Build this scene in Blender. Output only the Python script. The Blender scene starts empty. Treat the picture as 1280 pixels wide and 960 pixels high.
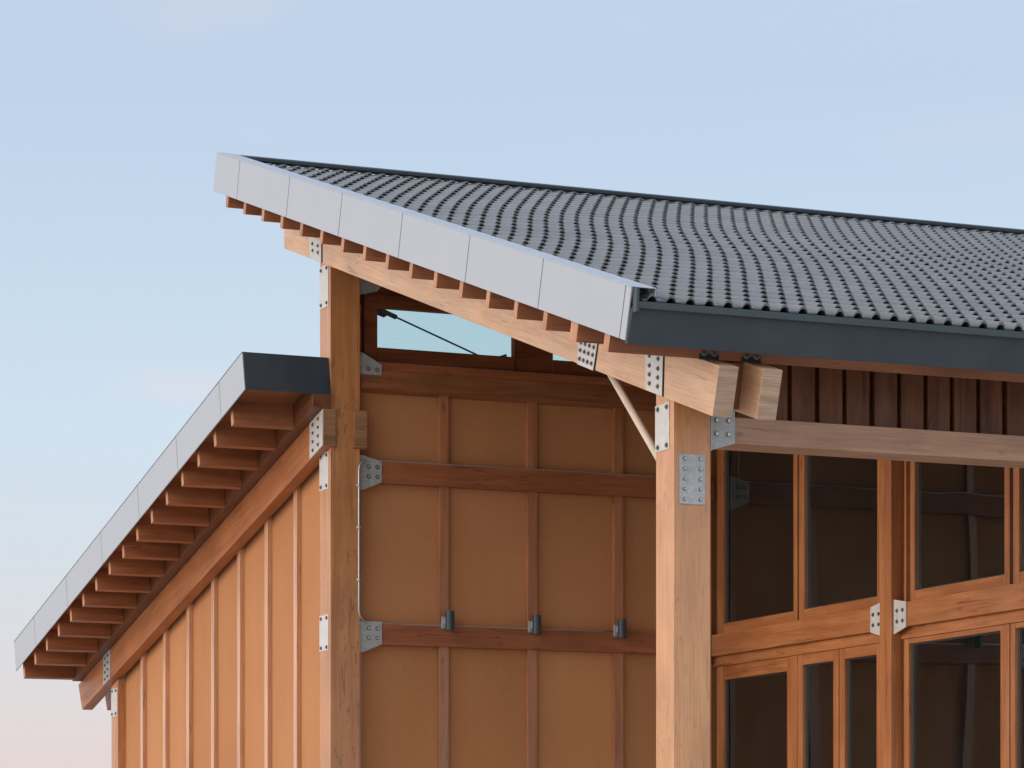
import bpy, math, random
from mathutils import Vector
random.seed(7)
R = math.radians
scene = bpy.context.scene
col = scene.collection

# ------------------------------------------------------------------ materials
def mat_new(name):
    m = bpy.data.materials.new(name); m.use_nodes = True
    nt = m.node_tree; b = nt.nodes['Principled BSDF']
    return m, nt, b
def N(nt, t, **kw):
    n = nt.nodes.new(t)
    for k, v in kw.items():
        if k in n.inputs: n.inputs[k].default_value = v
        else: setattr(n, k, v)
    return n
def ramp(nt, stops, fac):
    r = nt.nodes.new('ShaderNodeValToRGB'); e = r.color_ramp.elements
    while len(e) < len(stops): e.new(.5)
    for i, (p, c) in enumerate(stops):
        e[i].position = p; e[i].color = (c[0], c[1], c[2], 1) if hasattr(c, '__len__') else (c, c, c, 1)
    nt.links.new(fac, r.inputs['Fac']); return r.outputs['Color']
def mixc(nt, a, b, fac, mode='MIX'):
    m = nt.nodes.new('ShaderNodeMix'); m.data_type = 'RGBA'; m.blend_type = mode
    for sock, v in ((m.inputs[6], a), (m.inputs[7], b)):
        if hasattr(v, 'is_linked'): nt.links.new(v, sock)
        else: sock.default_value = (v[0], v[1], v[2], 1)
    if hasattr(fac, 'is_linked'): nt.links.new(fac, m.inputs[0])
    else: m.inputs[0].default_value = fac
    return m.outputs[2]
def coords(nt, scale, rot=(0, 0, 0), loc=(0, 0, 0)):
    tc = nt.nodes.new('ShaderNodeTexCoord'); mp = nt.nodes.new('ShaderNodeMapping')
    mp.inputs['Scale'].default_value = scale; mp.inputs['Rotation'].default_value = rot
    mp.inputs['Location'].default_value = loc
    nt.links.new(tc.outputs['Object'], mp.inputs['Vector']); return mp.outputs['Vector']

def wood(name, axis, light, dark, tilt=0.0, knots=.5, rough=.45, spots=0.0, grain=.55, spec=.4):
    """sawn timber, fibres along axis (0 x, 1 y, 2 z); tilt turns the fibres about x for sloping members"""
    m, nt, b = mat_new(name)
    def sc(al, ac):
        s = [ac, ac, ac]; s[axis] = al; return tuple(s)
    def vec(al, ac):
        tc = nt.nodes.new('ShaderNodeTexCoord'); m1 = nt.nodes.new('ShaderNodeMapping'); m2 = nt.nodes.new('ShaderNodeMapping')
        m1.inputs['Rotation'].default_value = (-tilt, 0, 0); m2.inputs['Scale'].default_value = sc(al, ac)
        nt.links.new(tc.outputs['Object'], m1.inputs['Vector']); nt.links.new(m1.outputs['Vector'], m2.inputs['Vector'])
        return m2.outputs['Vector']
    fine = N(nt, 'ShaderNodeTexNoise', Scale=1.0, Detail=5.0, Roughness=.65)
    nt.links.new(vec(2.2, 75), fine.inputs['Vector'])
    broad = N(nt, 'ShaderNodeTexNoise', Scale=1.0, Detail=4.0, Roughness=.55, Distortion=.6)
    nt.links.new(vec(.9, 11), broad.inputs['Vector'])
    patch = N(nt, 'ShaderNodeTexNoise', Scale=1.7, Detail=3.0)
    nt.links.new(vec(1, 1.6), patch.inputs['Vector'])
    c0 = mixc(nt, dark, light, ramp(nt, [(.32, 0), (.68, 1)], broad.outputs['Fac']))
    c1 = mixc(nt, c0, ramp(nt, [(.3, .62), (.55, 1.0), (.8, 1.12)], fine.outputs['Fac']), grain, 'MULTIPLY')
    c2 = mixc(nt, c1, ramp(nt, [(.3, .78), (.7, 1.12)], patch.outputs['Fac']), .7, 'MULTIPLY')
    vo = N(nt, 'ShaderNodeTexVoronoi', Scale=1.0, Randomness=1.0)
    nt.links.new(vec(3.2, 7.5), vo.inputs['Vector'])
    kn = ramp(nt, [(.05, 1), (.13, .45), (.2, 0)], vo.outputs['Distance'])
    # keep only some of the cells as knots
    keep = N(nt, 'ShaderNodeMath', operation='GREATER_THAN'); keep.inputs[1].default_value = .62
    sep = nt.nodes.new('ShaderNodeSeparateColor'); nt.links.new(vo.outputs['Color'], sep.inputs[0]); nt.links.new(sep.outputs[0], keep.inputs[0])
    mu = N(nt, 'ShaderNodeMath', operation='MULTIPLY'); nt.links.new(kn, mu.inputs[0]); nt.links.new(keep.outputs[0], mu.inputs[1])
    mu2 = N(nt, 'ShaderNodeMath', operation='MULTIPLY'); nt.links.new(mu.outputs[0], mu2.inputs[0]); mu2.inputs[1].default_value = knots
    kc = tuple(v * .33 for v in dark)
    c3 = mixc(nt, c2, kc, mu2.outputs[0])
    if spots > 0:
        sp = N(nt, 'ShaderNodeTexNoise', Scale=1.0, Detail=6.0, Roughness=.7)
        nt.links.new(vec(9, 26), sp.inputs['Vector'])
        sp2 = N(nt, 'ShaderNodeTexNoise', Scale=1.0, Detail=2.0)
        nt.links.new(vec(1.3, 3.0), sp2.inputs['Vector'])
        mm = N(nt, 'ShaderNodeMath', operation='MULTIPLY')
        nt.links.new(ramp(nt, [(.55, 0), (.66, 1)], sp.outputs['Fac']), mm.inputs[0])
        nt.links.new(ramp(nt, [(.45, 0), (.6, spots)], sp2.outputs['Fac']), mm.inputs[1])
        c3 = mixc(nt, c3, tuple(v * .42 for v in dark), mm.outputs[0])
    ck = N(nt, 'ShaderNodeTexNoise', Scale=1.0, Detail=2.0, Roughness=.5); nt.links.new(vec(.55, 17), ck.inputs['Vector'])
    cm = N(nt, 'ShaderNodeTexNoise', Scale=1.0, Detail=2.0); nt.links.new(vec(1.1, 4), cm.inputs['Vector'])
    cmul = N(nt, 'ShaderNodeMath', operation='MULTIPLY')
    nt.links.new(ramp(nt, [(.488, 0), (.497, 1), (.503, 1), (.512, 0)], ck.outputs['Fac']), cmul.inputs[0])
    nt.links.new(ramp(nt, [(.50, 0), (.62, .75)], cm.outputs['Fac']), cmul.inputs[1])
    c3 = mixc(nt, c3, tuple(v * .3 for v in dark), cmul.outputs[0])
    nt.links.new(c3, b.inputs['Base Color'])
    b.inputs['Roughness'].default_value = rough
    b.inputs['Specular IOR Level'].default_value = spec
    if spec > .7: b.inputs['Coat Weight'].default_value = .15 if spec < .85 else .4; b.inputs['Coat Roughness'].default_value = .28; b.inputs['Coat IOR'].default_value = 1.6
    bp = N(nt, 'ShaderNodeBump', Strength=.22, Distance=.004)
    nt.links.new(fine.outputs['Fac'], bp.inputs['Height']); nt.links.new(bp.outputs['Normal'], b.inputs['Normal'])
    return m

def panel_mat(name, c_light, c_dark, zs):
    m, nt, b = mat_new(name)
    n1 = N(nt, 'ShaderNodeTexNoise', Scale=1.0, Detail=6.0, Roughness=.6)
    nt.links.new(coords(nt, (.7, .7, .5)), n1.inputs['Vector'])
    n2 = N(nt, 'ShaderNodeTexNoise', Scale=1.0, Detail=5.0, Roughness=.75)
    nt.links.new(coords(nt, (60, 60, 38)), n2.inputs['Vector'])
    n3 = N(nt, 'ShaderNodeTexNoise', Scale=1.0, Detail=3.0)
    nt.links.new(coords(nt, (7, 7, .5)), n3.inputs['Vector'])
    c = mixc(nt, c_dark, c_light, ramp(nt, [(.3, 0), (.7, 1)], n1.outputs['Fac']))
    c = mixc(nt, c, ramp(nt, [(.3, .82), (.7, 1.1)], n2.outputs['Fac']), .6, 'MULTIPLY')
    c = mixc(nt, c, ramp(nt, [(.3, .93), (.7, 1.04)], n3.outputs['Fac']), .4, 'MULTIPLY')
    sn = nt.nodes.new('ShaderNodeVectorMath'); sn.operation = 'FLOOR'; nt.links.new(coords(nt, (1 / .929, 1 / .9155, zs), loc=(-.2917, .053, -.613 if zs else .3)), sn.inputs[0])
    wn = nt.nodes.new('ShaderNodeTexWhiteNoise'); nt.links.new(sn.outputs[0], wn.inputs['Vector'])
    c = mixc(nt, c, ramp(nt, [(0, (.90, .89, .87)), (1, (1.05, 1.06, 1.08))], wn.outputs['Value']), 1.0, 'MULTIPLY')
    n4 = N(nt, 'ShaderNodeTexNoise', Scale=1.0, Detail=4.0, Roughness=.6); nt.links.new(coords(nt, (9, 9, .35)), n4.inputs['Vector'])
    c = mixc(nt, c, (.78, .74, .70), ramp(nt, [(.58, 0), (.75, .16)], n4.outputs['Fac']), 'MULTIPLY')
    nt.links.new(c, b.inputs['Base Color']); b.inputs['Roughness'].default_value = .75
    b.inputs['Specular IOR Level'].default_value = .2
    bp = N(nt, 'ShaderNodeBump', Strength=.25, Distance=.003)
    nt.links.new(n2.outputs['Fac'], bp.inputs['Height']); nt.links.new(bp.outputs['Normal'], b.inputs['Normal'])
    return m

def metal_mat(name, base, rough, metallic=0.0, var=.12, scale=9.0, spec=.5, spangle=0.0, runs=.5):
    m, nt, b = mat_new(name)
    n1 = N(nt, 'ShaderNodeTexNoise', Scale=scale, Detail=5.0, Roughness=.6)
    nt.links.new(coords(nt, (1, 1, 1)), n1.inputs['Vector'])
    c = mixc(nt, base, ramp(nt, [(.3, 1 - var), (.7, 1 + var)], n1.outputs['Fac']), 1.0, 'MULTIPLY')
    if spangle:
        vo = N(nt, 'ShaderNodeTexVoronoi', Scale=55.0)
        nt.links.new(coords(nt, (1, 1, 1)), vo.inputs['Vector'])
        sep = nt.nodes.new('ShaderNodeSeparateColor'); nt.links.new(vo.outputs['Color'], sep.inputs[0])
        c = mixc(nt, c, ramp(nt, [(0, 1 - spangle), (1, 1 + spangle)], sep.outputs[0]), 1.0, 'MULTIPLY')
    n5 = N(nt, 'ShaderNodeTexNoise', Scale=1.0, Detail=4.0); nt.links.new(coords(nt, (14, 14, 1.1)), n5.inputs['Vector'])
    c = mixc(nt, c, (.84, .83, .82), ramp(nt, [(.52, 0), (.75, runs)], n5.outputs['Fac']), 'MULTIPLY')
    nt.links.new(c, b.inputs['Base Color'])
    b.inputs['Metallic'].default_value = metallic; b.inputs['Specular IOR Level'].default_value = spec
    nt.links.new(ramp(nt, [(.2, rough - .07), (.8, rough + .07)], n1.outputs['Fac']), b.inputs['Roughness'])
    return m

ST_L, ST_D = (.47, .190, .070), (.33, .110, .036)        # orange stained timber
RD_L, RD_D = (.37, .125, .048), (.25, .073, .027)        # redder stain on rails and battens
PL_L, PL_D = (.70, .445, .275), (.61, .35, .195)        # bare pale glulam
UA, UB = R(17.5), R(-12.83)
W_post_pale = wood('timber_pale_upright', 2, (.62, .300, .128), (.53, .235, .090), knots=.3, spots=.8, rough=.42, spec=.75)
W_post = wood('timber_orange_upright', 2, (.56, .245, .090), (.44, .170, .055), knots=.3, spots=.85, rough=.4, spec=.75)
W_up_beam = wood('timber_pale_rafter', 1, PL_L, PL_D, tilt=UA, knots=.45)
W_end = wood('timber_end_grain', 0, (.52, .36, .25), (.36, .235, .155), knots=.1, rough=.7, grain=.9)
W_end_o = wood('timber_end_grain_stained', 0, (.36, .185, .09), (.24, .11, .05), knots=.1, rough=.7, grain=.9)
W_low_beam = wood('timber_orange_rafter', 1, (.44, .165, .060), ST_D, tilt=UB, knots=.3)
W_x = wood('timber_red_level', 0, RD_L, RD_D, knots=.4)
W_purlin = wood('timber_purlin', 0, (.40, .160, .072), (.28, .096, .039), knots=.3)
W_purlin_end = wood('timber_purlin_end', 2, (.52, .25, .125), (.42, .18, .082), knots=.15)
W_lintel = wood('timber_pale_level', 0, (.55, .335, .225), (.42, .24, .15), knots=.7)
W_batten = wood('timber_batten', 2, (.47, .19, .082), (.34, .122, .048), knots=.6, rough=.34, spec=.9)
W_batten_lit = wood('timber_batten_lit', 2, (.64, .33, .165), (.52, .24, .11), knots=.4, rough=.34, spec=.9)  # lit copy of the batten wood, brightness of the sunny side in its colour
W_z = wood('timber_orange_frame_upright', 2, ST_L, ST_D, knots=.2, rough=.4)
W_y = wood('timber_orange_frame_level', 1, ST_L, ST_D, knots=.2, rough=.4)
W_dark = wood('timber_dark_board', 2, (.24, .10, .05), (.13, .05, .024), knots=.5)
W_block_shade = wood('timber_blocking_shade', 1, (.22, .085, .036), (.14, .05, .02), tilt=UB, knots=.3)  # darkened wood, the shade under the low eave is put into its colour
W_soffit = wood('timber_soffit', 0, (.33, .13, .055), (.22, .08, .033), knots=.35)
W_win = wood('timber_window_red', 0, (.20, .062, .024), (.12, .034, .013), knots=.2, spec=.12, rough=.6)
M_panel = panel_mat('fibre_panel', (.515, .234, .099), (.455, .198, .081), 1 / 1.55)
M_panel2 = panel_mat('fibre_panel_tall', (.515, .234, .099), (.455, .198, .081), 0)
M_fascia = metal_mat('grey_composite', (.37, .395, .425), .42, 0, .03, 2.2, .45, 0.0, .10)
M_flash = metal_mat('pale_flashing', (.42, .455, .49), .45, .1, .05, 3.0)
M_slate = metal_mat('slate_metal', (.036, .050, .062), .45, 0, .12, 3.5, .4)
M_black = metal_mat('dark_gap', (.012, .012, .013), .8, 0, .1, 5, .2)
M_galv = metal_mat('galvanised_steel', (.40, .425, .43), .48, .35, .12, 14, .5, .10)
M_galv_lit = metal_mat('galvanised_lit', (.56, .545, .52), .5, .15, .08, 14, .5, .05)  # lit copy of the steel, warm sunlight on left-facing plates painted in
M_bolt = metal_mat('bolt_steel', (.20, .195, .19), .38, .7, .2, 30)
M_bolt_lt = metal_mat('bolt_bright', (.50, .50, .48), .35, .7, .2, 30)
M_lamp = metal_mat('lamp_slate', (.030, .045, .055), .4, 0, .1, 8, .45)
M_cond = metal_mat('conduit_steel', (.52, .54, .53), .32, .6, .08, 12)
M_cream = metal_mat('painted_pipe', (.68, .56, .44), .5, 0, .08, 6, .4)
M_rod = metal_mat('rod_steel', (.045, .062, .065), .5, .2, .1, 8)
M_gasket = metal_mat('gasket', (.03, .04, .045), .5, 0, .1, 8)
M_int = metal_mat('interior_plaster', (.27, .265, .26), .9, 0, .15, 1.5, .1)

def tile_mat():
    m, nt, b = mat_new('concrete_roof_tile')
    n1 = N(nt, 'ShaderNodeTexNoise', Scale=1.3, Detail=5.0, Roughness=.6)
    nt.links.new(coords(nt, (1, 1, 1)), n1.inputs['Vector'])
    n2 = N(nt, 'ShaderNodeTexNoise', Scale=60.0, Detail=4.0, Roughness=.7)
    nt.links.new(coords(nt, (1, 1, 1)), n2.inputs['Vector'])
    at = nt.nodes.new('ShaderNodeAttribute'); at.attribute_name = 'tint'
    c = mixc(nt, (.110, .118, .118), (.152, .160, .158), ramp(nt, [(.3, 0), (.7, 1)], n1.outputs['Fac']))
    c = mixc(nt, c, ramp(nt, [(.3, .8), (.7, 1.15)], n2.outputs['Fac']), .7, 'MULTIPLY')
    c = mixc(nt, c, at.outputs['Color'], 1.0, 'MULTIPLY')
    nt.links.new(c, b.inputs['Base Color']); b.inputs['Roughness'].default_value = .38
    b.inputs['Specular IOR Level'].default_value = .8
    bp = N(nt, 'ShaderNodeBump', Strength=.25, Distance=.003)
    nt.links.new(n2.outputs['Fac'], bp.inputs['Height']); nt.links.new(bp.outputs['Normal'], b.inputs['Normal'])
    return m
M_tile = tile_mat()

def glass_mat(name, tint, wob, haze):
    m = bpy.data.materials.new(name); m.use_nodes = True; nt = m.node_tree
    for n in list(nt.nodes): nt.nodes.remove(n)
    out = nt.nodes.new('ShaderNodeOutputMaterial'); mx = nt.nodes.new('ShaderNodeMixShader')
    tr = N(nt, 'ShaderNodeBsdfTransparent'); tr.inputs[0].default_value = (*tint, 1)
    gl = N(nt, 'ShaderNodeBsdfGlossy', Roughness=.0); gl.inputs[0].default_value = (.92, .97, 1, 1)
    fr = N(nt, 'ShaderNodeFresnel', IOR=1.78)
    n1 = N(nt, 'ShaderNodeTexNoise', Scale=.9, Detail=1.0)
    nt.links.new(coords(nt, (1, 1, .6)), n1.inputs['Vector'])
    bp = N(nt, 'ShaderNodeBump', Strength=1.0, Distance=wob)
    nt.links.new(n1.outputs['Fac'], bp.inputs['Height'])
    nt.links.new(bp.outputs['Normal'], gl.inputs['Normal'])
    nt.links.new(fr.outputs[0], mx.inputs[0]); nt.links.new(tr.outputs[0], mx.inputs[1]); nt.links.new(gl.outputs[0], mx.inputs[2])
    df = N(nt, 'ShaderNodeBsdfDiffuse'); df.inputs[0].default_value = (.5, .49, .47, 1)  # grey diffuse veil, a painted haze that lifts the dark panes
    n2 = N(nt, 'ShaderNodeTexNoise', Scale=2.2, Detail=6.0, Roughness=.7); nt.links.new(coords(nt, (1, 1, .7)), n2.inputs['Vector'])
    m2 = nt.nodes.new('ShaderNodeMixShader'); nt.links.new(ramp(nt, [(.3, haze * .4), (.75, haze * 1.6)], n2.outputs['Fac']), m2.inputs[0])
    nt.links.new(mx.outputs[0], m2.inputs[1]); nt.links.new(df.outputs[0], m2.inputs[2])
    nt.links.new(m2.outputs[0], out.inputs['Surface'])
    return m
M_glass = glass_mat('dark_solar_glass', (.66, .76, .75), .011, .006)
M_glass_sky = glass_mat('clear_tinted_glass', (.90, .99, .975), .001, .012)

def ground_mat():
    m, nt, b = mat_new('gravel_ground')
    n1 = N(nt, 'ShaderNodeTexNoise', Scale=3.0, Detail=6.0)
    nt.links.new(coords(nt, (1, 1, 1)), n1.inputs['Vector'])
    nt.links.new(ramp(nt, [(.3, (.42, .37, .31)), (.7, (.55, .49, .42))], n1.outputs['Fac']), b.inputs['Base Color'])
    b.inputs['Roughness'].default_value = .9
    return m

# ------------------------------------------------------------------ mesh builder
class MB:
    def __init__(s): s.v = []; s.f = []; s.mi = []
    def add(s, vs, fs, mi=0):
        o = len(s.v); s.v += [tuple(p) for p in vs]
        s.f += [tuple(i + o for i in f) for f in fs]; s.mi += [mi] * len(fs); return s
    def hexa(s, p, mi=0):          # p: 4 lower + 4 upper corners
        return s.add(p, [(3, 2, 1, 0), (4, 5, 6, 7), (0, 1, 5, 4), (1, 2, 6, 5), (2, 3, 7, 6), (3, 0, 4, 7)], mi)
    def box(s, x0, x1, y0, y1, z0, z1, mi=0):
        return s.hexa([(x0, y0, z0), (x1, y0, z0), (x1, y1, z0), (x0, y1, z0), (x0, y0, z1), (x1, y0, z1), (x1, y1, z1), (x0, y1, z1)], mi)
    def prism_x(s, poly, x0, x1, mi=0, cap0=None, cap1=None):     # poly in (y, z)
        n = len(poly); vs = [(x0, a, b) for a, b in poly] + [(x1, a, b) for a, b in poly]
        s.add(vs, [(i, (i + 1) % n, n + (i + 1) % n, n + i) for i in range(n)], mi)
        o = len(s.v) - 2 * n
        s.f += [tuple(o + i for i in range(n))[::-1], tuple(o + n + i for i in range(n))]
        s.mi += [mi if cap0 is None else cap0, mi if cap1 is None else cap1]; return s
    def prism_y(s, poly, y0, y1, mi=0):                            # poly in (x, z)
        n = len(poly); vs = [(a, y0, b) for a, b in poly] + [(a, y1, b) for a, b in poly]
        return s.add(vs, [(i, (i + 1) % n, n + (i + 1) % n, n + i) for i in range(n)] + [tuple(range(n))[::-1], tuple(range(n, 2 * n))], mi)
    def tube(s, p0, p1, r, n=12, mi=0, r1=None):
        p0 = Vector(p0); p1 = Vector(p1); d = (p1 - p0).normalized(); r1 = r if r1 is None else r1
        a = d.orthogonal().normalized(); b = d.cross(a); vs = []
        for p, q in ((p0, r), (p1, r1)):
            for i in range(n):
                t = 2 * math.pi * i / n; vs.append(p + a * q * math.cos(t) + b * q * math.sin(t))
        return s.add(vs, [(i, (i + 1) % n, n + (i + 1) % n, n + i) for i in range(n)] + [tuple(range(n))[::-1], tuple(range(n, 2 * n))], mi)
    def path(s, pts, r, n=10, mi=0):
        pts = [Vector(p) for p in pts]; rings = []; a = None
        for i, p in enumerate(pts):
            d = (pts[min(i + 1, len(pts) - 1)] - pts[max(i - 1, 0)]).normalized()
            a = d.orthogonal().normalized() if a is None else (a - d * a.dot(d)).normalized()
            b = d.cross(a); rings.append([p + a * r * math.cos(2 * math.pi * k / n) + b * r * math.sin(2 * math.pi * k / n) for k in range(n)])
        vs = [q for g in rings for q in g]; fs = []
        for i in range(len(pts) - 1):
            for k in range(n): fs.append((i * n + k, i * n + (k + 1) % n, (i + 1) * n + (k + 1) % n, (i + 1) * n + k))
        fs += [tuple(range(n))[::-1], tuple(range((len(pts) - 1) * n, len(pts) * n))]
        return s.add(vs, fs, mi)
    def bolt(s, p, d, r=.014, h=.014, mi=1):                       # washer and hexagon head
        p = Vector(p); d = Vector(d)
        s.tube(p - d * .002, p + d * .004, r * 1.45, 12, mi); s.tube(p + d * .004, p + d * h, r * .85, 6, mi + 1)
        return s
    def build(s, name, mats, parent=None, bevel=0.0, smooth=False):
        off = Vector((0, 0, 0)); q = parent
        while q is not None: off += Vector(q.location); q = q.parent
        me = bpy.data.meshes.new(name); me.from_pydata([tuple(Vector(p) - off) for p in s.v], [], s.f)
        for m in (mats if isinstance(mats, (list, tuple)) else [mats]): me.materials.append(m)
        me.polygons.foreach_set('material_index', s.mi); me.update()
        import bmesh
        bm = bmesh.new(); bm.from_mesh(me); bmesh.ops.recalc_face_normals(bm, faces=bm.faces); bm.to_mesh(me); bm.free()
        if smooth: me.polygons.foreach_set('use_smooth', [True] * len(me.polygons))
        o = bpy.data.objects.new(name, me); col.objects.link(o)
        if parent is not None: o.parent = parent
        if bevel:
            md = o.modifiers.new('edge', 'BEVEL'); md.width = bevel; md.segments = 2; md.limit_method = 'ANGLE'; md.angle_limit = R(40)
        return o
def tag(o, label=None, cat=None, group=None, kind=None):
    if label: o['label'] = label
    if cat: o['category'] = cat
    if group: o['group'] = group
    if kind: o['kind'] = kind
    return o
def empty(name, loc):
    o = bpy.data.objects.new(name, None); o.location = loc; o.empty_display_size = .3; col.objects.link(o); return o

# ------------------------------------------------------------------ measured frame of the place
D = 7.521                        # front face of the corner post, metres behind the porch post
T = .3151; CA, SA = math.cos(math.atan(T)), math.sin(math.atan(T))
def U(s, n): return (s * CA - n * SA, 6.051 + s * SA + n * CA)                 # high roof: (along slope, off slope) -> (y, z)
TB = .2276; CB, SB = math.cos(math.atan(TB)), math.sin(math.atan(TB))
def L(s, n): return (7.582 + s * CB + n * SB, 6.654 - s * SB + n * CB)         # low roof, s runs downhill to the back
def ubot(y): return 5.363 + .3185 * (y + .58)                                  # underside of the high purlins
def bbot(y): return 5.167 + .3151 * y                                          # underside of the high rafter beams
def ltop(y): return 6.155 - .2285 * (y - 7.52)
def lbot(y): return 5.800 - .2285 * (y - 7.52)
XE = 12.0
def under(y): return bbot(y) + .34

main = empty('timber_building', (0, 0, 0))
tag(main, 'tall timber building with grey tiled roof sloping over a glazed porch', 'building')
annex = empty('timber_annex', (0, 11.5, 0))
tag(annex, 'low timber wing whose eave drops away behind the corner post', 'building wing')

# ------------------------------------------------------------------ high roof
def slope_box(fr, s0, s1, n0, n1, x0, x1, mb, mi=0, cap0=None):
    return mb.prism_x([fr(s0, n0), fr(s1, n0), fr(s1, n1), fr(s0, n1)], x0, x1, mi, cap0)
roof = slope_box(U, -1.0, 8.95, -.27, -.115, -.775, XE + .6, MB()).build('roof', W_soffit, main)

# tiles: overlapping courses, each with a flat pan and an arched roll that is open at its lower end
def build_tiles():
    P, LAP = .1466, .062
    prof = [(.0, 0)] + [(p, math.sin(math.pi * (p - .25) / .50) ** .7 if .25 < p < .75 else 0) for p in (.25, .275, .315, .37, .435, .5, .565, .63, .685, .725, .75)]
    x_start = -.631 - .5 * P - 0 * P
    ncol = int((XE + .5 - x_start) / P); V, F, tint = [], [], []
    rnd = random.Random(3)
    s_next = -1.045
    for j in range(40):
        s0 = s_next; G = .311 + .050 * math.exp(-((s0 - 4.1) / 1.15) ** 2 / 2)
        s_next = s0 + G; s1 = min(s0 + G + LAP, 8.96)
        if s1 - s0 < .08: break
        xs, hs, tn = [], [], []
        for c in range(ncol):
            tv = 1 + rnd.uniform(-.07, .07) if (c + j) % 2 == 0 else (tn[-1] if tn else 1)
            for p, h in prof: xs.append(x_start + (c + p) * P); hs.append(h); tn.append(tv)
        xs.append(x_start + ncol * P); hs.append(0); tn.append(1)
        jz = rnd.uniform(-.0015, .0015); js = rnd.uniform(-.004, .004)
        rows = []
        Lc = s1 - s0
        for (t, thick) in ((0, 0), (1, 0), (0, .012), (1, .012)):
            row = []
            for x, h in zip(xs, hs):
                n = -.080 + .006 * (1 - t) + h * (.044 - .030 * t) - (thick and (.007 + ((.008 if j else .010) * h if t == 0 else 0) + (.004 if t == 0 and j == 0 else 0))) + jz
                y, z = U(s0 + js + t * Lc, n); row.append(len(V)); V.append((x, y, z))
            rows.append(row)
        a, b, c2, d = rows
        for i in range(len(xs) - 1):
            F.append((a[i], a[i + 1], b[i + 1], b[i])); tint.append(tn[i])
            F.append((c2[i + 1], c2[i], d[i], d[i + 1])); tint.append(tn[i])
            F.append((c2[i], c2[i + 1], a[i + 1], a[i])); tint.append(tn[i])
        F.append((a[0], b[0], d[0], c2[0])); tint.append(1)
    me = bpy.data.meshes.new('roof_tiles'); me.from_pydata(V, [], F); me.materials.append(M_tile)
    at = me.attributes.new('tint', 'FLOAT_COLOR', 'FACE')
    at.data.foreach_set('color', [q for t in tint for q in (t, t, t, 1)])
    me.update(); o = bpy.data.objects.new('roof_tiles', me); col.objects.link(o); o.parent = roof; return o
build_tiles()

seams = [-1.057, -.954, .553, 2.065, 3.615, 5.164, 6.648, 8.20, 8.991]
for a, b in zip(seams[:-1], seams[1:]):
    slope_box(U, a + .007, b - .007, -.365, 0, -.800, -.788, MB()).build('fascia_panel', M_fascia, roof, .0015)
    mb = MB(); slope_box(U, a + .003, b - .003, .0012, .006, -.802, -.612, mb)
    slope_box(U, a + .003, b - .003, -.05, .001, -.618, -.612, mb)
    mb.build('flashing', M_flash, roof)
slope_box(U, -1.04, 8.97, -.35, -.003, -.7875, -.776, MB()).build('backing_strip', M_black, roof)
mb = MB(); slope_box(U, 8.93, 9.0, -.06, .0, -.78, XE + .6, mb); slope_box(U, 8.87, 8.9295, -.030, -.002, -.60, XE + .6, mb)
mb.build('ridge_cap', M_slate, roof)
mb = MB()
mb.prism_x([(-1.0, 5.600), (-.96, 5.600), (-.868, 5.372), (-.900, 5.362)], -.787, XE + .6)
mb.prism_x([(-1.035, 5.588), (-.945, 5.601), (-.945, 5.640), (-1.035, 5.638)], -.776, XE + .6)
mb.prism_x([(-1.052, 5.56), (-1.0, 5.56), (-.98, 5.735), (-1.058, 5.720)], -.7865, -.764)
mb.build('eave_fascia', M_slate, roof, .003)
# purlins running along the roof, their ends showing under the grey panels
for i in range(17):
    y0 = -.58 + .5525 * i; w = .13 if i == 1 else (.095 if i == 0 else .075)
    if i == 1: y0 -= .0
    z0 = ubot(y0) - (.022 if i else .006); h = .25
    poly = [(y0, z0), (y0 + w * CA, z0 + w * SA), (y0 + w * CA - h * SA, z0 + w * SA + h * CA), (y0 - h * SA, z0 + h * CA)]
    MB().prism_x(poly, -.785, XE + .5, 0, 1).build('purlin', [W_purlin, W_purlin_end], roof, .003)

# ------------------------------------------------------------------ high rafter beams
def high_beam(x0, x1):
    b = MB()
    pf = [(-.776, 4.922), (8.695, bbot(8.695)), (8.695, ubot(8.695)), (-.883, 5.262)]
    b.prism_x(pf, x0, x1)
    b.mi[0] = 0; b.mi[3] = 1; b.mi[1] = 1
    return b.build('beam', [W_up_beam, W_end], main, .004)
beam_l = high_beam(-.07, .085); beam_r = high_beam(.277, .43)
MB().prism_x([(-.50, 5.03), (-.05, 5.16), (-.05, 5.50), (-.58, 5.345)], .088, .274).build('gap_shade_block', W_dark, main)  # added dark block, stands in for deep shade between the beam ends
def side_plate(poly, x, parent, bolts, name='joint_plate', mats=None, br=.013):
    b = MB(); b.prism_x(poly, x - .006, x + .002)
    for y, z in bolts: b.bolt((x - .006, y, z), (-1, 0, 0), br)
    return b.build(name, mats or [M_galv_lit, M_bolt, M_bolt], parent)
def lerp(a, b, t): return a + (b - a) * t
def quad_pts(q, us, vs):       # q: tl, tr, br, bl in (y, z)
    out = []
    for v in vs:
        for u in us:
            y = lerp(lerp(q[0][0], q[1][0], u), lerp(q[3][0], q[2][0], u), v); z = lerp(lerp(q[0][1], q[1][1], u), lerp(q[3][1], q[2][1], u), v); out.append((y, z))
    return out
qa = [(1.50, 5.96), (1.14, 5.847), (1.261, 5.558), (1.562, 5.655)]
side_plate(qa, -.07, beam_l, quad_pts(qa, (.14, .38, .62, .86), (.45, .64, .85)))
qb = [(.32, 5.60), (.02, 5.505), (.04, 5.184), (.314, 5.27)]
side_plate(qb, -.07, beam_l, quad_pts(qb, (.25, .75), (.2, .42, .62, .82)))
qc = [(7.93, 7.88), (7.571, 7.767), (7.571, 7.557), (7.898, 7.660)]
side_plate(qc, -.07, beam_l, quad_pts(qc, (.3, .75), (.3, .6)))
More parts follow.
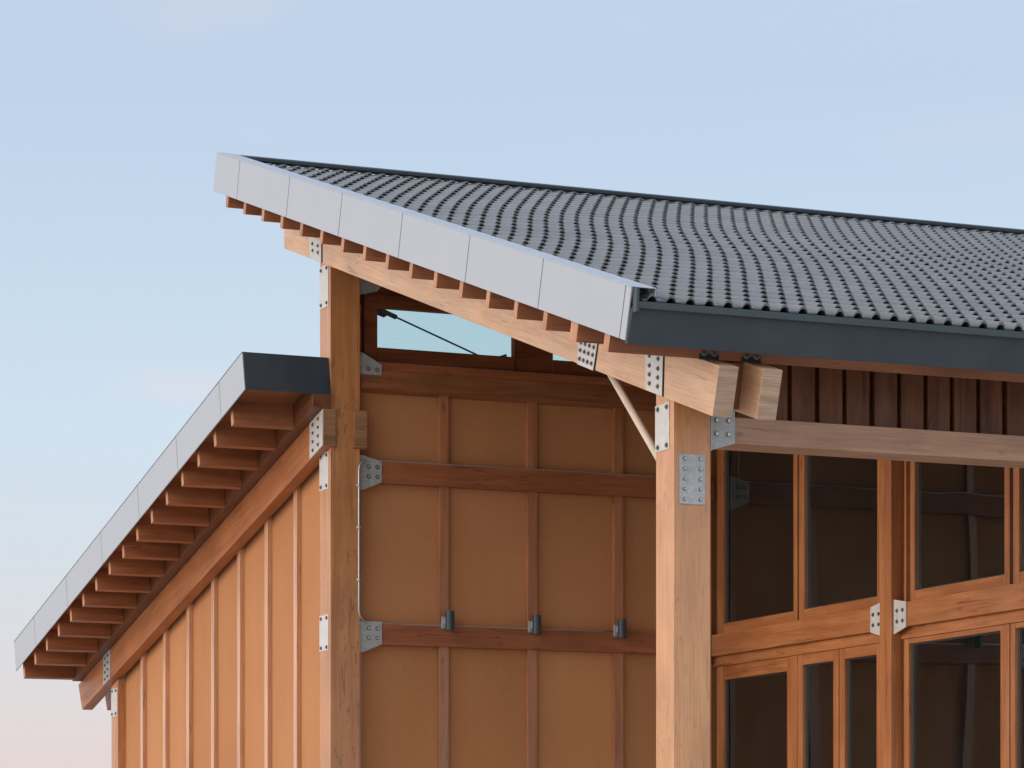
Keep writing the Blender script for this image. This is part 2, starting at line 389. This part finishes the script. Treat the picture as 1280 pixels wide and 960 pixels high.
for q in ([(1.14, 5.88), (1.115, 5.88), (1.236, 5.546), (1.261, 5.553)], [(.02, 5.54), (-.004, 5.54), (.016, 5.175), (.04, 5.183)],
          [(7.571, 7.82), (7.54, 7.81), (7.54, 7.547), (7.571, 7.557)]):
    MB().prism_x(q, -.0725, -.068).build('splice_slot', M_black, beam_l)
for bx, beam in ((-.005, beam_l), (.33, beam_r)):
    b = MB(); b.box(bx - .075, bx + .075, -.592, -.583, 5.352, 5.425)
    for k in (-.04, .04): b.bolt((bx + k, -.592, 5.402), (0, -1, 0), .017, .012)
    b.build('hanger_plate', [M_slate, M_bolt_lt, M_bolt], beam)

# ------------------------------------------------------------------ posts
def post(x0, x1, y0, y1, ztop_f, ztop_b, tongue, mat, parent, cap=None):
    b = MB(); b.prism_x([(y0, 0), (y1, 0), (y1, ztop_b), (y0, ztop_f)], x0, x1)
    if tongue: b.prism_x([(y0 + .004, ztop_f - .3), (y1 - .004, ztop_b - .3), (y1 - .004, ztop_b + tongue), (y0 + .004, ztop_f + tongue)], x0 + .092, x1 - .03)
    return b.build('post', mat, parent, .006)
post2 = post(0, .3, 0, .3, bbot(0) - .004, bbot(.3) - .004, .33, W_post_pale, main); tag(post2, 'pale porch post nearest the viewer')
post1 = post(0, .3, D, D + .302, bbot(D) - .004, bbot(D + .3) - .004, .33, W_post, main); tag(post1, 'orange corner post between the two roofs')
def left_plate(y0, y1, z0, z1, parent, slant=0.0, mats=None):
    q = [(y1, z1), (y0, z1 - slant), (y0, z0), (y1, z0)]
    bo = [(lerp(y0, y1, a), lerp(z0, z1, c)) for a in (.17, .8) for c in (.09, .91)]
    return side_plate(q, 0, parent, bo, 'steel_plate', mats, .014)
left_plate(D + .043, D + .298, 7.15, 7.555, post1)
left_plate(D + .043, D + .298, 5.415, 5.770, post1)
left_plate(D + .043, D + .298, 3.88, 4.22, post1)
left_plate(.062, .300, 4.81, 5.15, post2)
b = MB(); b.box(.045, .250, -.010, .002, 4.405, 4.767)
for i in range(5):
    for x in (.085, .212): b.bolt((x, -.010, 4.44 + i * .0735), (0, -1, 0), .0105, .012)
b.build('steel_plate', [M_galv, M_bolt, M_bolt_lt], post2)
MB().tube((.15, 1.46, 5.60), (.15, .27, 4.555), .030, 16).build('brace', M_cream, main, 0, True)

# ------------------------------------------------------------------ porch front: lintel, bracket, boards
lintel = MB().box(.302, XE, .05, .38, 4.873, 5.068).build('lintel', W_lintel, main, .005)
b = MB(); b.prism_y([(.303, 4.812), (.318, 4.812), (.516, 4.872), (.516, 5.11), (.303, 5.11)], .036, .049)
b.box(.3015, .312, -.0, .036, 4.805, 5.10)
for x in (.365, .462):
    for z in (4.935, 5.035): b.bolt((x, .036, z), (0, -1, 0), .015, .014)
b.build('steel_bracket', [M_galv, M_bolt, M_bolt_lt], lintel)
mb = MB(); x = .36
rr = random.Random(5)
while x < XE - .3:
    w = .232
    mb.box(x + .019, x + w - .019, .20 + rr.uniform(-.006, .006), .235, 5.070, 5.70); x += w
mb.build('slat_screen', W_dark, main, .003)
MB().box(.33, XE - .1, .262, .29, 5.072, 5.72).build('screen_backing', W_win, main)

# ------------------------------------------------------------------ porch wall
wall = MB().box(.303, XE - .1, D + .16, D + .20, 0, 6.60).build('wall', M_panel, main); tag(wall, 'panelled porch wall with battens and rails')
for i in range(12):
    x = 1.15 + .929 * i
    if x > 4.0: break
    MB().box(x, x + .102, D + .112, D + .162, 0, 6.53).build('batten', W_batten, wall, .003)
MB().box(.304, .352, D + .112, D + .1615, 0, 7.2).build('batten', W_batten, wall)
MB().box(3.99, 4.09, D + .112, D + .1615, 0, 6.53).build('batten', W_batten, wall)
for z0, z1 in ((6.525, 6.66), (5.495, 5.705), (3.948, 4.148)):
    MB().box(.304, 4.09, D + .065, D + .155, z0, z1).build('rail', W_x, wall, .004)
def rail_bracket(zl0, zl1, zr0, zr1, bolts, mirror=False):
    b = MB(); fx = (lambda x: x) if not mirror else (lambda x: 4.334 - x)
    b.prism_y([(fx(.305), zl0), (fx(.345), zl0), (fx(.54), zr0), (fx(.54), zr1), (fx(.345), zl1), (fx(.305), zl1)], D + .052, D + .064)
    b.box(min(fx(.3015), fx(.312)), max(fx(.3015), fx(.312)), D + .03, D + .15, zl0 + .005, zl1 - .005)
    for x, z in bolts: b.bolt((fx(x), D + .052, z), (0, -1, 0), .015, .014)
    return b.build('steel_bracket', [M_galv, M_bolt, M_bolt_lt], wall)
for mir in (False, True):
    rail_bracket(6.44, 6.73, 6.525, 6.625, [(.40, 6.575), (.49, 6.575)], mir)
    rail_bracket(5.42, 5.75, 5.50, 5.70, [(.405, 5.55), (.495, 5.55), (.405, 5.645), (.495, 5.645)], mir)
    rail_bracket(3.87, 4.17, 3.95, 4.165, [(.405, 4.01), (.495, 4.01), (.405, 4.10), (.495, 4.10)], mir)
# clerestory
def clerestory(x0, x1, a, c):
    b = MB(); y0, y1 = D + .075, D + .175
    b.box(x0, a, y0 + .01, y1, 6.66, 7.30); b.box(c, x1, y0 + .01, y1, 6.66, 7.30)
    b.box(a, c, y0, y1 - .01, 6.66, 6.795); b.box(a, c, y0, y1 - .01, 7.18, 7.30)
    w = b.build('window', W_win, main, .004)
    MB().box(a - .01, c + .01, D + .150, D + .156, 6.785, 7.19).build('pane', M_glass_sky, w)
    return w
clerestory(.372, 1.94, .508, 1.93); clerestory(2.33, 4.08, 2.34, 3.95)
mb = MB(); mb.box(1.941, 2.329, D + .09, D + .175, 6.66, 7.9)
mb.build('mullion', W_win, main)
mb = MB(); mb.box(.32, 4.08, D + .10, D + .16, 7.302, 8.02); mb.box(.302, .371, D + .13, D + .18, 6.66, 7.301)
mb.build('head_board', W_win, main)
b = MB(); b.prism_y([(.304, 7.28), (.50, 7.33), (.62, 7.47), (.304, 7.52)], D + .075, D + .088); b.build('steel_plate', [M_galv], main)
b = MB(); b.tube((.60, D + .3, 7.205), (1.86, D + .3, 6.745), .009, 10); b.tube((.62, D + .3, 7.198), (.78, D + .3, 7.139), .024, 10)
b.prism_y([(.50, 7.24), (.60, 7.24), (.70, 7.16), (.655, 7.13), (.52, 7.17)], D + .285, D + .315)
b.prism_y([(1.93, 6.72), (1.70, 6.78), (1.93, 6.86)], D + .285, D + .315)
b.build('tie_rod', M_rod, main)

# ------------------------------------------------------------------ glazed side of the porch
gpost = MB().box(4.0, 4.2, 3.872, 4.078, 0, 6.6).build('post', W_z, main, .004); tag(gpost, 'slim orange post between the two glazed bays')
def glaz_plate(pts, bolts):
    b = MB(); b.prism_x(pts, 4.026, 4.038)
    for y, z in bolts: b.bolt((4.026, y, z), (-1, 0, 0), .013, .013)
    return b.build('steel_bracket', [M_galv_lit, M_bolt, M_bolt], gpost)
glaz_plate([(4.08, 4.185), (4.295, 4.150), (4.295, 3.925), (4.08, 3.875)], [(4.14, 4.08), (4.24, 4.08), (4.14, 3.985), (4.24, 3.985)])
glaz_plate([(3.87, 4.185), (3.655, 4.150), (3.655, 3.925), (3.87, 3.875)], [(3.81, 4.08), (3.71, 4.08), (3.81, 3.985), (3.71, 3.985)])
for y0, y1 in ((4.08, D + .1), (.40, 3.870)):
    MB().box(4.04, 4.2, y0, y1, 3.932, 4.148).build('transom', W_y, main, .005)
    MB().box(4.096, 4.2, y0, y1, 3.832, 3.931).build('transom', W_y, main, .003)
GF, GB = 4.108, 4.172
def window(y0, y1, z0, z1, fl, fr, fb, ft):
    """sash from y0 (near) to y1 (far); frame widths near, far, bottom, top"""
    b = MB()
    b.box(GF, GB, y0, y0 + fl, z0, z1, 0); b.box(GF, GB, y1 - fr, y1, z0, z1, 0)
    b.box(GF + .003, GB, y0 + fl, y1 - fr, z0, z0 + fb, 1); b.box(GF + .003, GB, y0 + fl, y1 - fr, z1 - ft, z1, 1)
    a, c, d, e = y0 + fl, y1 - fr, z0 + fb, z1 - ft
    for q in ((a, a + .012, d, e), (c - .022, c, d, e), (a + .012, c - .022, d, d + .012), (a + .012, c - .022, e - .012, e)):
        b.box(GF + .030, GB - .005, q[0], q[1], q[2], q[3], 2)
    w = b.build('window', [W_z, W_y, M_gasket], main, .003)
    p = MB(); p.box(4.140, 4.146, a + .010, c - .020, d + .010, e - .010); p.build('pane', M_glass, w)
    return w
ZT = 6.15
window(4.20, 5.818, 4.150, ZT, .115, .098, .104, .12)
window(5.852, 7.560, 4.150, ZT, .080, .130, .104, .12)
window(2.070, 3.722, 4.150, ZT, .077, .075, .100, .12)
window(.42, 2.010, 4.150, 5.45, .09, .090, .100, .12)
window(4.10, 5.022, .30, 3.830, .226, .098, .12, .10)
window(5.042, 5.85, .30, 3.830, .098, .10, .12, .10)
window(5.862, 7.560, .30, 3.830, .20, .13, .12, .137)
window(2.072, 3.835, .30, 3.830, .138, .085, .12, .045)
window(.42, 2.052, .30, 3.830, .09, .072, .12, .045)
MB().box(4.115, 4.16, 3.742, 3.866, 4.15, 6.15).build('jamb', W_win, main); MB().box(4.100, 4.114, 3.775, 3.812, 4.15, 6.15).build('jamb', W_z, main); MB().box(4.12, 4.16, 3.838, 3.866, .3, 3.83).build('jamb', W_win, main); MB().box(4.12, 4.16, 4.084, 4.196, 4.15, 6.15).build('jamb', W_z, main)  # dark jambs beside the slim post have the recess shade in their colour
for y0, y1, z0, z1 in ((5.8185, 5.8515, 4.15, ZT), (2.0105, 2.0695, 4.15, ZT), (5.0225, 5.0415, .3, 3.83), (5.8505, 5.8615, .3, 3.83), (2.0525, 2.0715, .3, 3.83)):
    MB().box(4.14, 4.166, y0, y1, z0, z1).build('frame_groove', M_gasket, main)
# frame head above the glass, interior shell behind it
MB().prism_x([(2.02, ZT + .002), (D + .1, ZT + .002), (D + .1, 6.85), (4.2, 6.85), (2.02, under(2.02) + .04)], 4.06, 4.2).build('head_board', W_dark, main)
MB().prism_x([(.40, 5.452), (2.019, 5.452), (2.019, under(2.019)), (.40, under(.4))], 4.06, 4.2).build('head_board', W_dark, main)
MB().box(4.22, XE - .12, .50, D + .12, .05, .14).build('room_floor', M_int, main)
for x0, x1, y0, y1 in ((XE - .11, XE, .40, D + .1), (9.0, 9.1, .5, D + .1), (4.21, XE - .12, .40, .48), (4.0, 4.2, .385, .418)):
    zb = 4.70 if x1 - x0 > 5 else .15
    MB().prism_x([(y0, zb), (y1, zb), (y1, under(y1)), (y0, under(y0))], x0, x1).build('room_wall', M_int, main)
for k in range(5):  # unseen front windows, added so daylight reaches the dark room
    x0 = 4.215 + 1.53 * k; x1 = x0 + 1.52; b = MB()
    b.box(x0, x0 + .07, .41, .47, .15, 4.695); b.box(x1 - .07, x1, .41, .47, .15, 4.695)
    b.box(x0 + .07, x1 - .07, .41, .47, .15, .25); b.box(x0 + .07, x1 - .07, .41, .47, 4.59, 4.695)
    w_ = b.build('window', W_z, main); MB().box(x0 + .06, x1 - .06, .438, .444, .24, 4.60).build('pane', M_glass, w_)
MB().prism_x([(2.6, .15), (2.9, .15), (2.9, under(2.9)), (2.6, under(2.6))], 6.2, 6.5).build('post', W_dark, main)

# ------------------------------------------------------------------ low wing
aroof = slope_box(L, .02, 9.25, -.262, -.03, -.835, XE + .4, MB()).build('roof', W_soffit, annex)
ls = [0, .763, 2.249, 3.70, 5.20, 6.73, 8.26, 9.28]
for a, b_ in zip(ls[:-1], ls[1:]):
    slope_box(L, a + .007, b_ - .007, -.3665, 0, -.854, -.842, MB()).build('fascia_panel', M_fascia, aroof, .0015)
slope_box(L, .01, 9.27, -.35, -.003, -.8415, -.8355, MB()).build('backing_strip', M_black, aroof)
mb = MB(); slope_box(L, 0.002, 9.28, .0012, .007, -.856, XE + .4, mb); mb.build('roof_sheet', M_slate, aroof)
mb = MB(); slope_box(L, -.012, .0175, -.3685, .0005, -.852, -.006, mb); mb.build('end_fascia', M_slate, aroof, .003)
for i in range(16):
    y0 = 8.02 + .5515 * i; z0 = ltop(y0) + .004; w, h = .075, .24
    poly = [(y0, z0), (y0 + w * CB, z0 - w * SB), (y0 + w * CB + h * SB, z0 - w * SB + h * CB), (y0 + h * SB, z0 + h * CB)]
    MB().prism_x(poly, -.80, -.19, 0, 1).build('purlin', [W_purlin, W_purlin_end], aroof, .003)
y1 = 16.42
MB().prism_x([(D - .03, ltop(D - .03) + .005), (y1, ltop(y1) + .005), (y1, ltop(y1) + .225), (D + .25, ltop(D + .25) + .235), (D - .03, ltop(D - .03) + .135)], -.188, -.01).build('blocking', W_block_shade, aroof, .003)
def low_beam(x0, x1):
    b = MB(); b.prism_x([(D - .03, lbot(D - .03)), (16.36, lbot(16.36)), (16.54, ltop(16.54)), (D - .03, ltop(D - .03))], x0, x1)
    b.mi[3] = 1; b.mi[1] = 1
    return b.build('beam', [W_low_beam, W_end_o], annex, .004)
lb1 = low_beam(-.082, .046); lb2 = low_beam(.229, .364)
qd = [(7.874, ltop(7.874) - .004), (7.494, ltop(7.494) - .004), (7.494, lbot(7.494) + .006), (7.874, lbot(7.874) + .006)]
side_plate(qd, -.082, lb1, quad_pts(qd, (.28, .68), (.15, .38, .62, .86)), mats=[M_galv_lit, M_bolt, M_bolt])
qe = [(15.37, ltop(15.37) - .004), (15.07, ltop(15.07) - .004), (15.07, lbot(15.07) + .006), (15.37, lbot(15.37) + .006)]
side_plate(qe, -.082, lb1, quad_pts(qe, (.3, .7), (.15, .38, .62, .86)), mats=[M_galv, M_bolt, M_bolt])
awall = MB()
awall.prism_x([(D + .303, 0), (15.05, 0), (15.05, lbot(15.05) + .06), (D + .303, lbot(D + .303) + .06)], .095, .205)
awall = awall.build('wall', M_panel2, annex); tag(awall, 'sunlit battened side wall under the low eave')
for i in range(7):
    y = 8.655 + .9155 * i
    MB().prism_x([(y, 0), (y + .10, 0), (y + .10, lbot(y + .10) + .05), (y, lbot(y) + .05)], .046, .096).build('batten', W_batten_lit, awall, .004)
p3 = MB(); p3.prism_x([(15.045, 0), (15.325, 0), (15.325, lbot(15.325) - .004), (15.045, lbot(15.045) - .004)], 0, .28)
p3 = p3.build('post', W_post, annex, .006)
left_plate(15.06, 15.32, 3.64, 3.97, p3)
mb = MB(); mb.box(.21, XE, 15.1, 15.2, 0, 4.2); mb.box(XE - .1, XE, D + .4, 15.09, 0, 4.2); mb.build('wall', M_panel2, annex)

# ------------------------------------------------------------------ lamps and conduit on the porch wall
def make_lamp(x, zc):
    t = empty('wall_lamp', (x, D + .064, zc))
    b = MB(); b.tube((x, D - .035, zc - .092), (x, D - .035, zc + .092), .043, 24)
    b.tube((x, D - .035, zc + .0915), (x, D - .035, zc + .0945), .036, 24)
    b.build('lamp_body', M_lamp, t, .003, False)
    b = MB(); b.box(x - .052, x + .04, D + .035, D + .064, zc - .07, zc + .045); b.box(x - .03, x + .02, D - .0, D + .035, zc - .03, zc + .035)
    b.build('mounting_bracket', M_galv, t, .003)
    return t
for x, zc, lab in ((1.205, 4.192, 'dark cylinder wall lamp nearest the orange corner post'),
                   (2.115, 4.182, 'dark cylinder wall lamp on the second batten, between the other two'),
                   (3.03, 4.172, 'dark cylinder wall lamp on the third batten, just beside the pale porch post')):
    tag(make_lamp(x, zc), lab, 'wall lamp', 'cylinder lamps along the lower rail')
def bend(p, c, q, n=6):      # quadratic corner
    return [tuple((1 - t) ** 2 * a + 2 * t * (1 - t) * b_ + t * t * d for a, b_, d in zip(p, c, q)) for t in [i / n for i in range(n + 1)]]
yr, yp, xp = D + .082, D - .013, .283
pts = [(3.92, D + .10, 6.45), (3.92, D + .07, 5.85)] + bend((3.92, yr, 5.80), (3.92, yr, 5.709), (3.83, yr, 5.709)) + [(2.5, yr, 5.709), (1.2, yr, 5.709), (.55, yr, 5.709)]
pts += bend((.42, yr, 5.709), (.30, yp, 5.709), (xp, yp, 5.60)) + [(xp, yp, 5.2), (xp, yp, 4.6)]
pts += bend((xp, yp, 4.26), (.29, yp, 4.165), (.42, yr, 4.152)) + [(.8, yr, 4.151), (1.6, yr, 4.151), (2.4, yr, 4.151), (3.0, yr, 4.151)]
b = MB(); b.path(pts, .0085, 10)
for z in (4.55, 5.05, 5.45): b.box(xp - .02, xp + .02, yp - .013, D - .0005, z - .012, z + .012)
tag(b.build('electrical_conduit', M_cond, None, 0, True), 'thin steel conduit looping down the corner post between the two wall rails', 'conduit')

# ------------------------------------------------------------------ ground
g = MB(); g.add([(-3000, -3000, 0), (3000, -3000, 0), (3000, 3000, 0), (-3000, 3000, 0)], [(0, 1, 2, 3)])
tag(g.build('ground', ground_mat()), 'pale gravel ground around the building', 'ground', kind='structure')

# ------------------------------------------------------------------ light
SUN_EL, SUN_AZ = R(12), R(-86)          # azimuth measured clockwise from +Y; the sun stands to the west, left of the camera
sd = bpy.data.lights.new('sun', 'SUN'); sd.energy = .85; sd.angle = R(40); sd.color = (1.0, .89, .81)
so = bpy.data.objects.new('sun', sd); col.objects.link(so)
dirv = Vector((math.sin(SUN_AZ) * math.cos(SUN_EL), math.cos(SUN_AZ) * math.cos(SUN_EL), math.sin(SUN_EL)))
so.rotation_euler = dirv.to_track_quat('Z', 'Y').to_euler(); so.location = (-20, 0, 20)
w = bpy.data.worlds.new('World'); scene.world = w; w.use_nodes = True; nt = w.node_tree
bg = nt.nodes['Background']; STR = .15; EXPO = .6
sky = nt.nodes.new('ShaderNodeTexSky'); sky.sky_type = 'NISHITA'; sky.sun_disc = False
sky.sun_elevation = SUN_EL; sky.sun_rotation = SUN_AZ % (2 * math.pi)
sky.air_density = 1.0; sky.dust_density = 1.0; sky.ozone_density = 1.0
# thin evening veil over the clear sky: pale blue overhead, rosy near the horizon, a few faint wisps
tc = nt.nodes.new('ShaderNodeTexCoord'); sx = nt.nodes.new('ShaderNodeSeparateXYZ'); nt.links.new(tc.outputs['Generated'], sx.inputs[0])
def lin(c): return tuple((v / 255 / 12.92) if v / 255 < .04 else ((v / 255 + .055) / 1.055) ** 2.4 for v in c)
stops = [(-.2, (150, 140, 135)), (.0, (230, 208, 213)), (.045, (228, 214, 220)), (.09, (218, 221, 230)), (.15, (210, 226, 242)), (.25, (195, 213, 236)), (.45, (205, 219, 240)), (1.0, (190, 208, 238))]
mr = nt.nodes.new('ShaderNodeMapRange'); mr.inputs[1].default_value = -.2; mr.inputs[2].default_value = 1
nt.links.new(sx.outputs[2], mr.inputs[0])
veil = ramp(nt, [((e + .2) / 1.2, lin(c)) for e, c in stops], mr.outputs[0])
mp = nt.nodes.new('ShaderNodeMapping'); mp.inputs['Scale'].default_value = (3, 3, 16); nt.links.new(tc.outputs['Generated'], mp.inputs['Vector'])
cn = N(nt, 'ShaderNodeTexNoise', Scale=1.9, Detail=5.0, Roughness=.6); nt.links.new(mp.outputs[0], cn.inputs['Vector'])
veil = mixc(nt, veil, lin((232, 226, 230)), ramp(nt, [(.58, 0), (.75, .45)], cn.outputs['Fac']))
# broad afterglow on the side of the sky where the sun stands
ga, ge = R(-88), R(12)
dt = nt.nodes.new('ShaderNodeVectorMath'); dt.operation = 'DOT_PRODUCT'; nt.links.new(tc.outputs['Generated'], dt.inputs[0])
dt.inputs[1].default_value = (math.sin(ga) * math.cos(ge), math.cos(ga) * math.cos(ge), math.sin(ge))
glow = ramp(nt, [(.0, 0), (.35, (.18, .16, .15)), (.7, (.62, .54, .49)), (1.0, (1.0, .86, .77))], dt.outputs['Value'])
veil = mixc(nt, veil, glow, 1.0, 'ADD')
d2 = nt.nodes.new('ShaderNodeVectorMath'); d2.operation = 'DOT_PRODUCT'; nt.links.new(tc.outputs['Generated'], d2.inputs[0]); d2.inputs[1].default_value = (-.25, -.92, .3)
veil = mixc(nt, veil, ramp(nt, [(.0, 0), (.5, (.30, .30, .31)), (1.0, (.60, .59, .58))], d2.outputs['Value']), 1.0, 'ADD')  # extra fill for front faces, added to the unseen sky behind the camera
wob = N(nt, 'ShaderNodeTexNoise', Scale=24.0, Detail=5.0, Roughness=.6); nt.links.new(tc.outputs['Generated'], wob.inputs['Vector'])
for az, el, sxy, sz, amt in ((17.1, 15.75, 26, 95, .26), (16.9, 9.15, 34, 150, .40), (23.5, 9.8, 30, 190, .12), (31.5, 13.6, 14, 90, .12)):
    az, el = R(az), R(el)
    ma = nt.nodes.new('ShaderNodeVectorMath'); ma.operation = 'SUBTRACT'; nt.links.new(tc.outputs['Generated'], ma.inputs[0])
    ma.inputs[1].default_value = (math.sin(az) * math.cos(el), math.cos(az) * math.cos(el), math.sin(el))
    mu_ = nt.nodes.new('ShaderNodeVectorMath'); mu_.operation = 'MULTIPLY'; nt.links.new(ma.outputs[0], mu_.inputs[0]); mu_.inputs[1].default_value = (sxy, sxy, sz)
    ln = nt.nodes.new('ShaderNodeVectorMath'); ln.operation = 'LENGTH'; nt.links.new(mu_.outputs[0], ln.inputs[0])
    ad = N(nt, 'ShaderNodeMath', operation='MULTIPLY_ADD'); nt.links.new(wob.outputs['Fac'], ad.inputs[0]); ad.inputs[1].default_value = 1.6; 
    sb = N(nt, 'ShaderNodeMath', operation='SUBTRACT'); nt.links.new(ln.outputs['Value'], sb.inputs[0]); sb.inputs[1].default_value = .8
    nt.links.new(sb.outputs[0], ad.inputs[2])
    veil = mixc(nt, veil, lin((232, 222, 230)), ramp(nt, [(.25, amt), (1.0, 0)], ad.outputs[0]))
k = 1 / (STR * 2 ** EXPO)
veil = mixc(nt, veil, (k, k, k), 1.0, 'MULTIPLY')
fin = mixc(nt, sky.outputs[0], veil, .85)
nt.links.new(fin, bg.inputs['Color']); bg.inputs['Strength'].default_value = STR

# ------------------------------------------------------------------ camera
cd = bpy.data.cameras.new('camera'); cam = bpy.data.objects.new('camera', cd); col.objects.link(cam)
cd.sensor_width = 36; cd.lens = 3886.14 / 1280 * 36; cd.clip_end = 9000; cd.clip_start = .1
cd.shift_y = (1112.43 - 480) / 1280
cam.location = (-9.7658, -20.3653, 1.6); cam.rotation_euler = (R(90), 0, -R(22.645))
scene.camera = cam
scene.view_settings.view_transform = 'Standard'; scene.view_settings.look = 'None'
scene.view_settings.exposure = EXPO; scene.view_settings.gamma = 1
scene.cycles.max_bounces = 8; scene.cycles.transparent_max_bounces = 12
